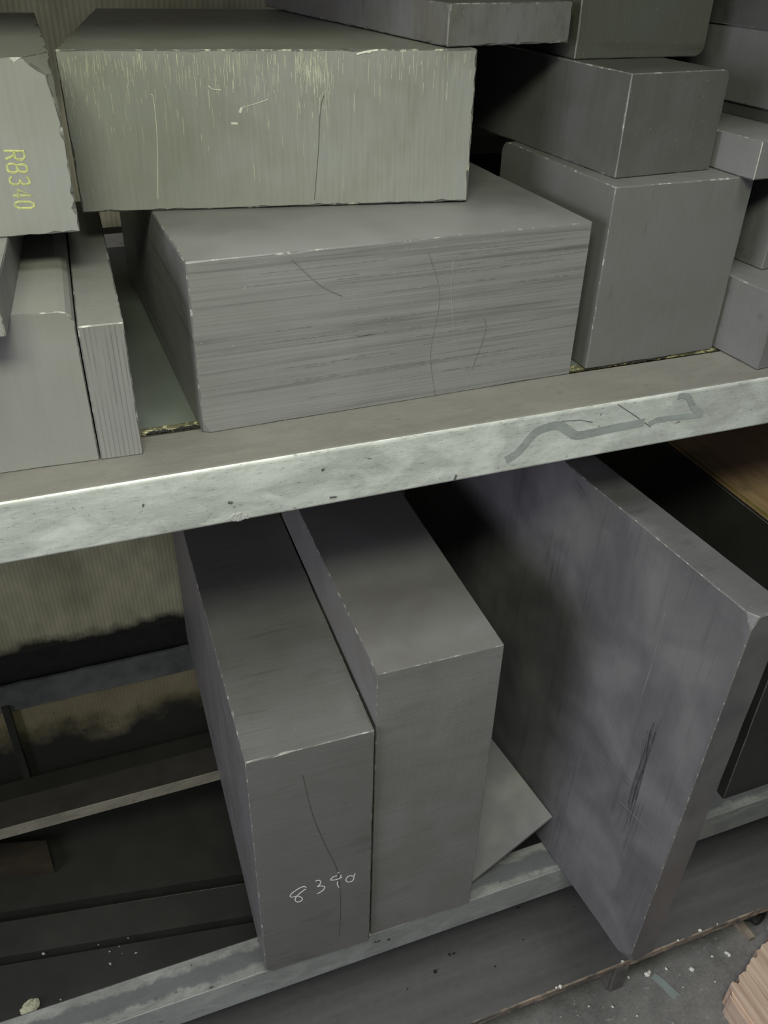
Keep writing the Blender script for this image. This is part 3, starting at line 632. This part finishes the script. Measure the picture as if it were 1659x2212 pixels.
scatter([(1.282, -0.085, .0045), (1.219, -0.088, .0035), (1.072, -0.087, .0045), (0.914, -0.087, .005), (0.905, -0.086, .003), (1.33, -0.086, .002)], FLOOR + PZ, 'white_crumb', 'small white crumb sitting on the front edge of the pallet board', 'white crumbs on the pallet edge', M_white, 20, {2: 'white crumb on the pallet edge touching the lower corner of the leaning slab', 3: 'larger crumb of the pair on the pallet edge, left of the slab'})
scatter([(0.912, 0.105, .003), (0.716, 0.058, .0035), (0.727, 0.057, .003), (0.671, 0.034, .0045), (1.038, 0.063, .0015), (0.888, 0.033, .002), (0.60, 0.02, .002), (0.80, 0.0, .0022)], FLOOR + PZ, 'black_crumb',
        'small black crumb on the dark pallet board', 'black crumbs on the pallet board', plain('black_crumb', (0.012, 0.012, 0.012), 0.9), 30)
M_pl = plain('pale_plaster', (0.42, 0.42, 0.39), 0.8, 0.2, 60)
scatter([(0.037, 0.40, .0045), (0.047, 0.395, .0035), (0.003, 0.375, .0025), (0.001, 0.345, .004), (0.06, 0.35, .0035), (0.025, 0.38, .0018), (-0.02, 0.40, .0018), (-0.11, 0.30, .0025), (0.03, 0.36, .0016), (-0.14, 0.42, .004)], -1.47, 'plaster_crumb',
        'tiny pale plaster crumb on the black board inside the lower bay', 'plaster crumbs in the lower bay', M_pl, 40)
pc_ = link('plaster_chunk', crumb_mesh('plaster_chunk', 0.017, 77, (1.1, 0.8, 0.6), 3, 0.22), plain('cream_plaster', (0.50, 0.50, 0.40), 0.85, 0.3, 60), None, (-0.172, 0.302, -1.461), (0, 0, 0.4))
tag(pc_, 'cream coloured plaster chunk on the black board at the lower left corner', 'chunk')

# flat blue-grey plastic strip on the floor
skew('plastic_strip', [(1.171, -0.094), (1.186, -0.087), (1.196, -0.105), (1.204, -0.130), (1.213, -0.152), (1.203, -0.149), (1.190, -0.154), (1.180, -0.118)], FLOOR + 0.0005, FLOOR + 0.0018,
     plain('bluegrey_plastic', (0.23, 0.27, 0.275), 0.5, 0.1), 'flat blue-grey plastic strip on the floor in front of the pallet', 'strip')

# splintered pale planks, lower right
t = NT('fresh_split_wood')
gn = t.noise(t.mapping((90, 5, 90), (1, 0, 0)), 1.0, 4, 0.65, 0.3)
wc = t.mix(t.ramp(gn, 0.32, 0.66), (0.46, 0.31, 0.235), (0.72, 0.58, 0.47)); t.bump(gn, 0.25, 0.0015)
M_split = t.out(wc, 0.65)
def split_plank(x0, x1, ya, yb, z0, z1, seed, label):
    r = random.Random(seed); bm = bmesh.new(); n = 7; ends = []
    for i in range(n + 1):
        u = i / n; ends.append((x0 + (x1 - x0) * u, ya + (yb - ya) * u + r.uniform(-0.006, 0.006)))
    ang = 0.0
    T_, B_ = [], []
    for i, (x, y) in enumerate(ends):
        hz = r.uniform(-0.0009, 0.0003)
        T_.append((bm.verts.new((x, y, z1 + hz)), bm.verts.new((x, -0.9, z1 + hz)))); B_.append((bm.verts.new((x, y, z0)), bm.verts.new((x, -0.9, z0))))
    for i in range(n):
        bm.faces.new((T_[i][0], T_[i + 1][0], T_[i + 1][1], T_[i][1])); bm.faces.new((B_[i][0], B_[i][1], B_[i + 1][1], B_[i + 1][0]))
        bm.faces.new((T_[i][0], B_[i][0], B_[i + 1][0], T_[i + 1][0])); bm.faces.new((T_[i][1], T_[i + 1][1], B_[i + 1][1], B_[i][1]))
    bm.faces.new((T_[0][0], T_[0][1], B_[0][1], B_[0][0])); bm.faces.new((T_[n][0], B_[n][0], B_[n][1], T_[n][1]))
    tag(link('split_plank', finish(bm, 'split_plank'), M_split), label, 'plank', 'pale split planks')
split_plank(1.278, 1.292, -0.218, -0.206, FLOOR, -1.432, 1, 'narrow cream split strip along the left side of the pale planks, lower right')
split_plank(1.293, 1.345, -0.200, -0.182, FLOOR, -1.42, 2, 'pale splintered plank in the lower right corner, the left broad one')
split_plank(1.346, 1.400, -0.178, -0.155, FLOOR, -1.418, 3, 'pale splintered plank in the lower right corner, the right broad one')
split_plank(1.401, 1.47, -0.150, -0.13, FLOOR, -1.42, 4, 'pale splintered plank farthest right in the lower right corner')
skew('wooden_offcut', [(1.440, -0.052), (1.446, -0.100), (1.462, -0.100), (1.460, -0.052)], FLOOR, -1.486, plain('brown_strip', (0.26, 0.22, 0.18), 0.7), 'short greyish brown wood strip on the floor near the pallet, right edge', 'offcut')
tag(link('black_lump', crumb_mesh('black_lump', 0.022, 5, (1.2, 0.9, 0.7), 2, 0.25), plain('black_rubber', (0.02, 0.02, 0.02), 0.8), None, (1.500, -0.055, FLOOR + 0.012)), 'black lump on the floor beside the brown strip, right edge', 'lump')
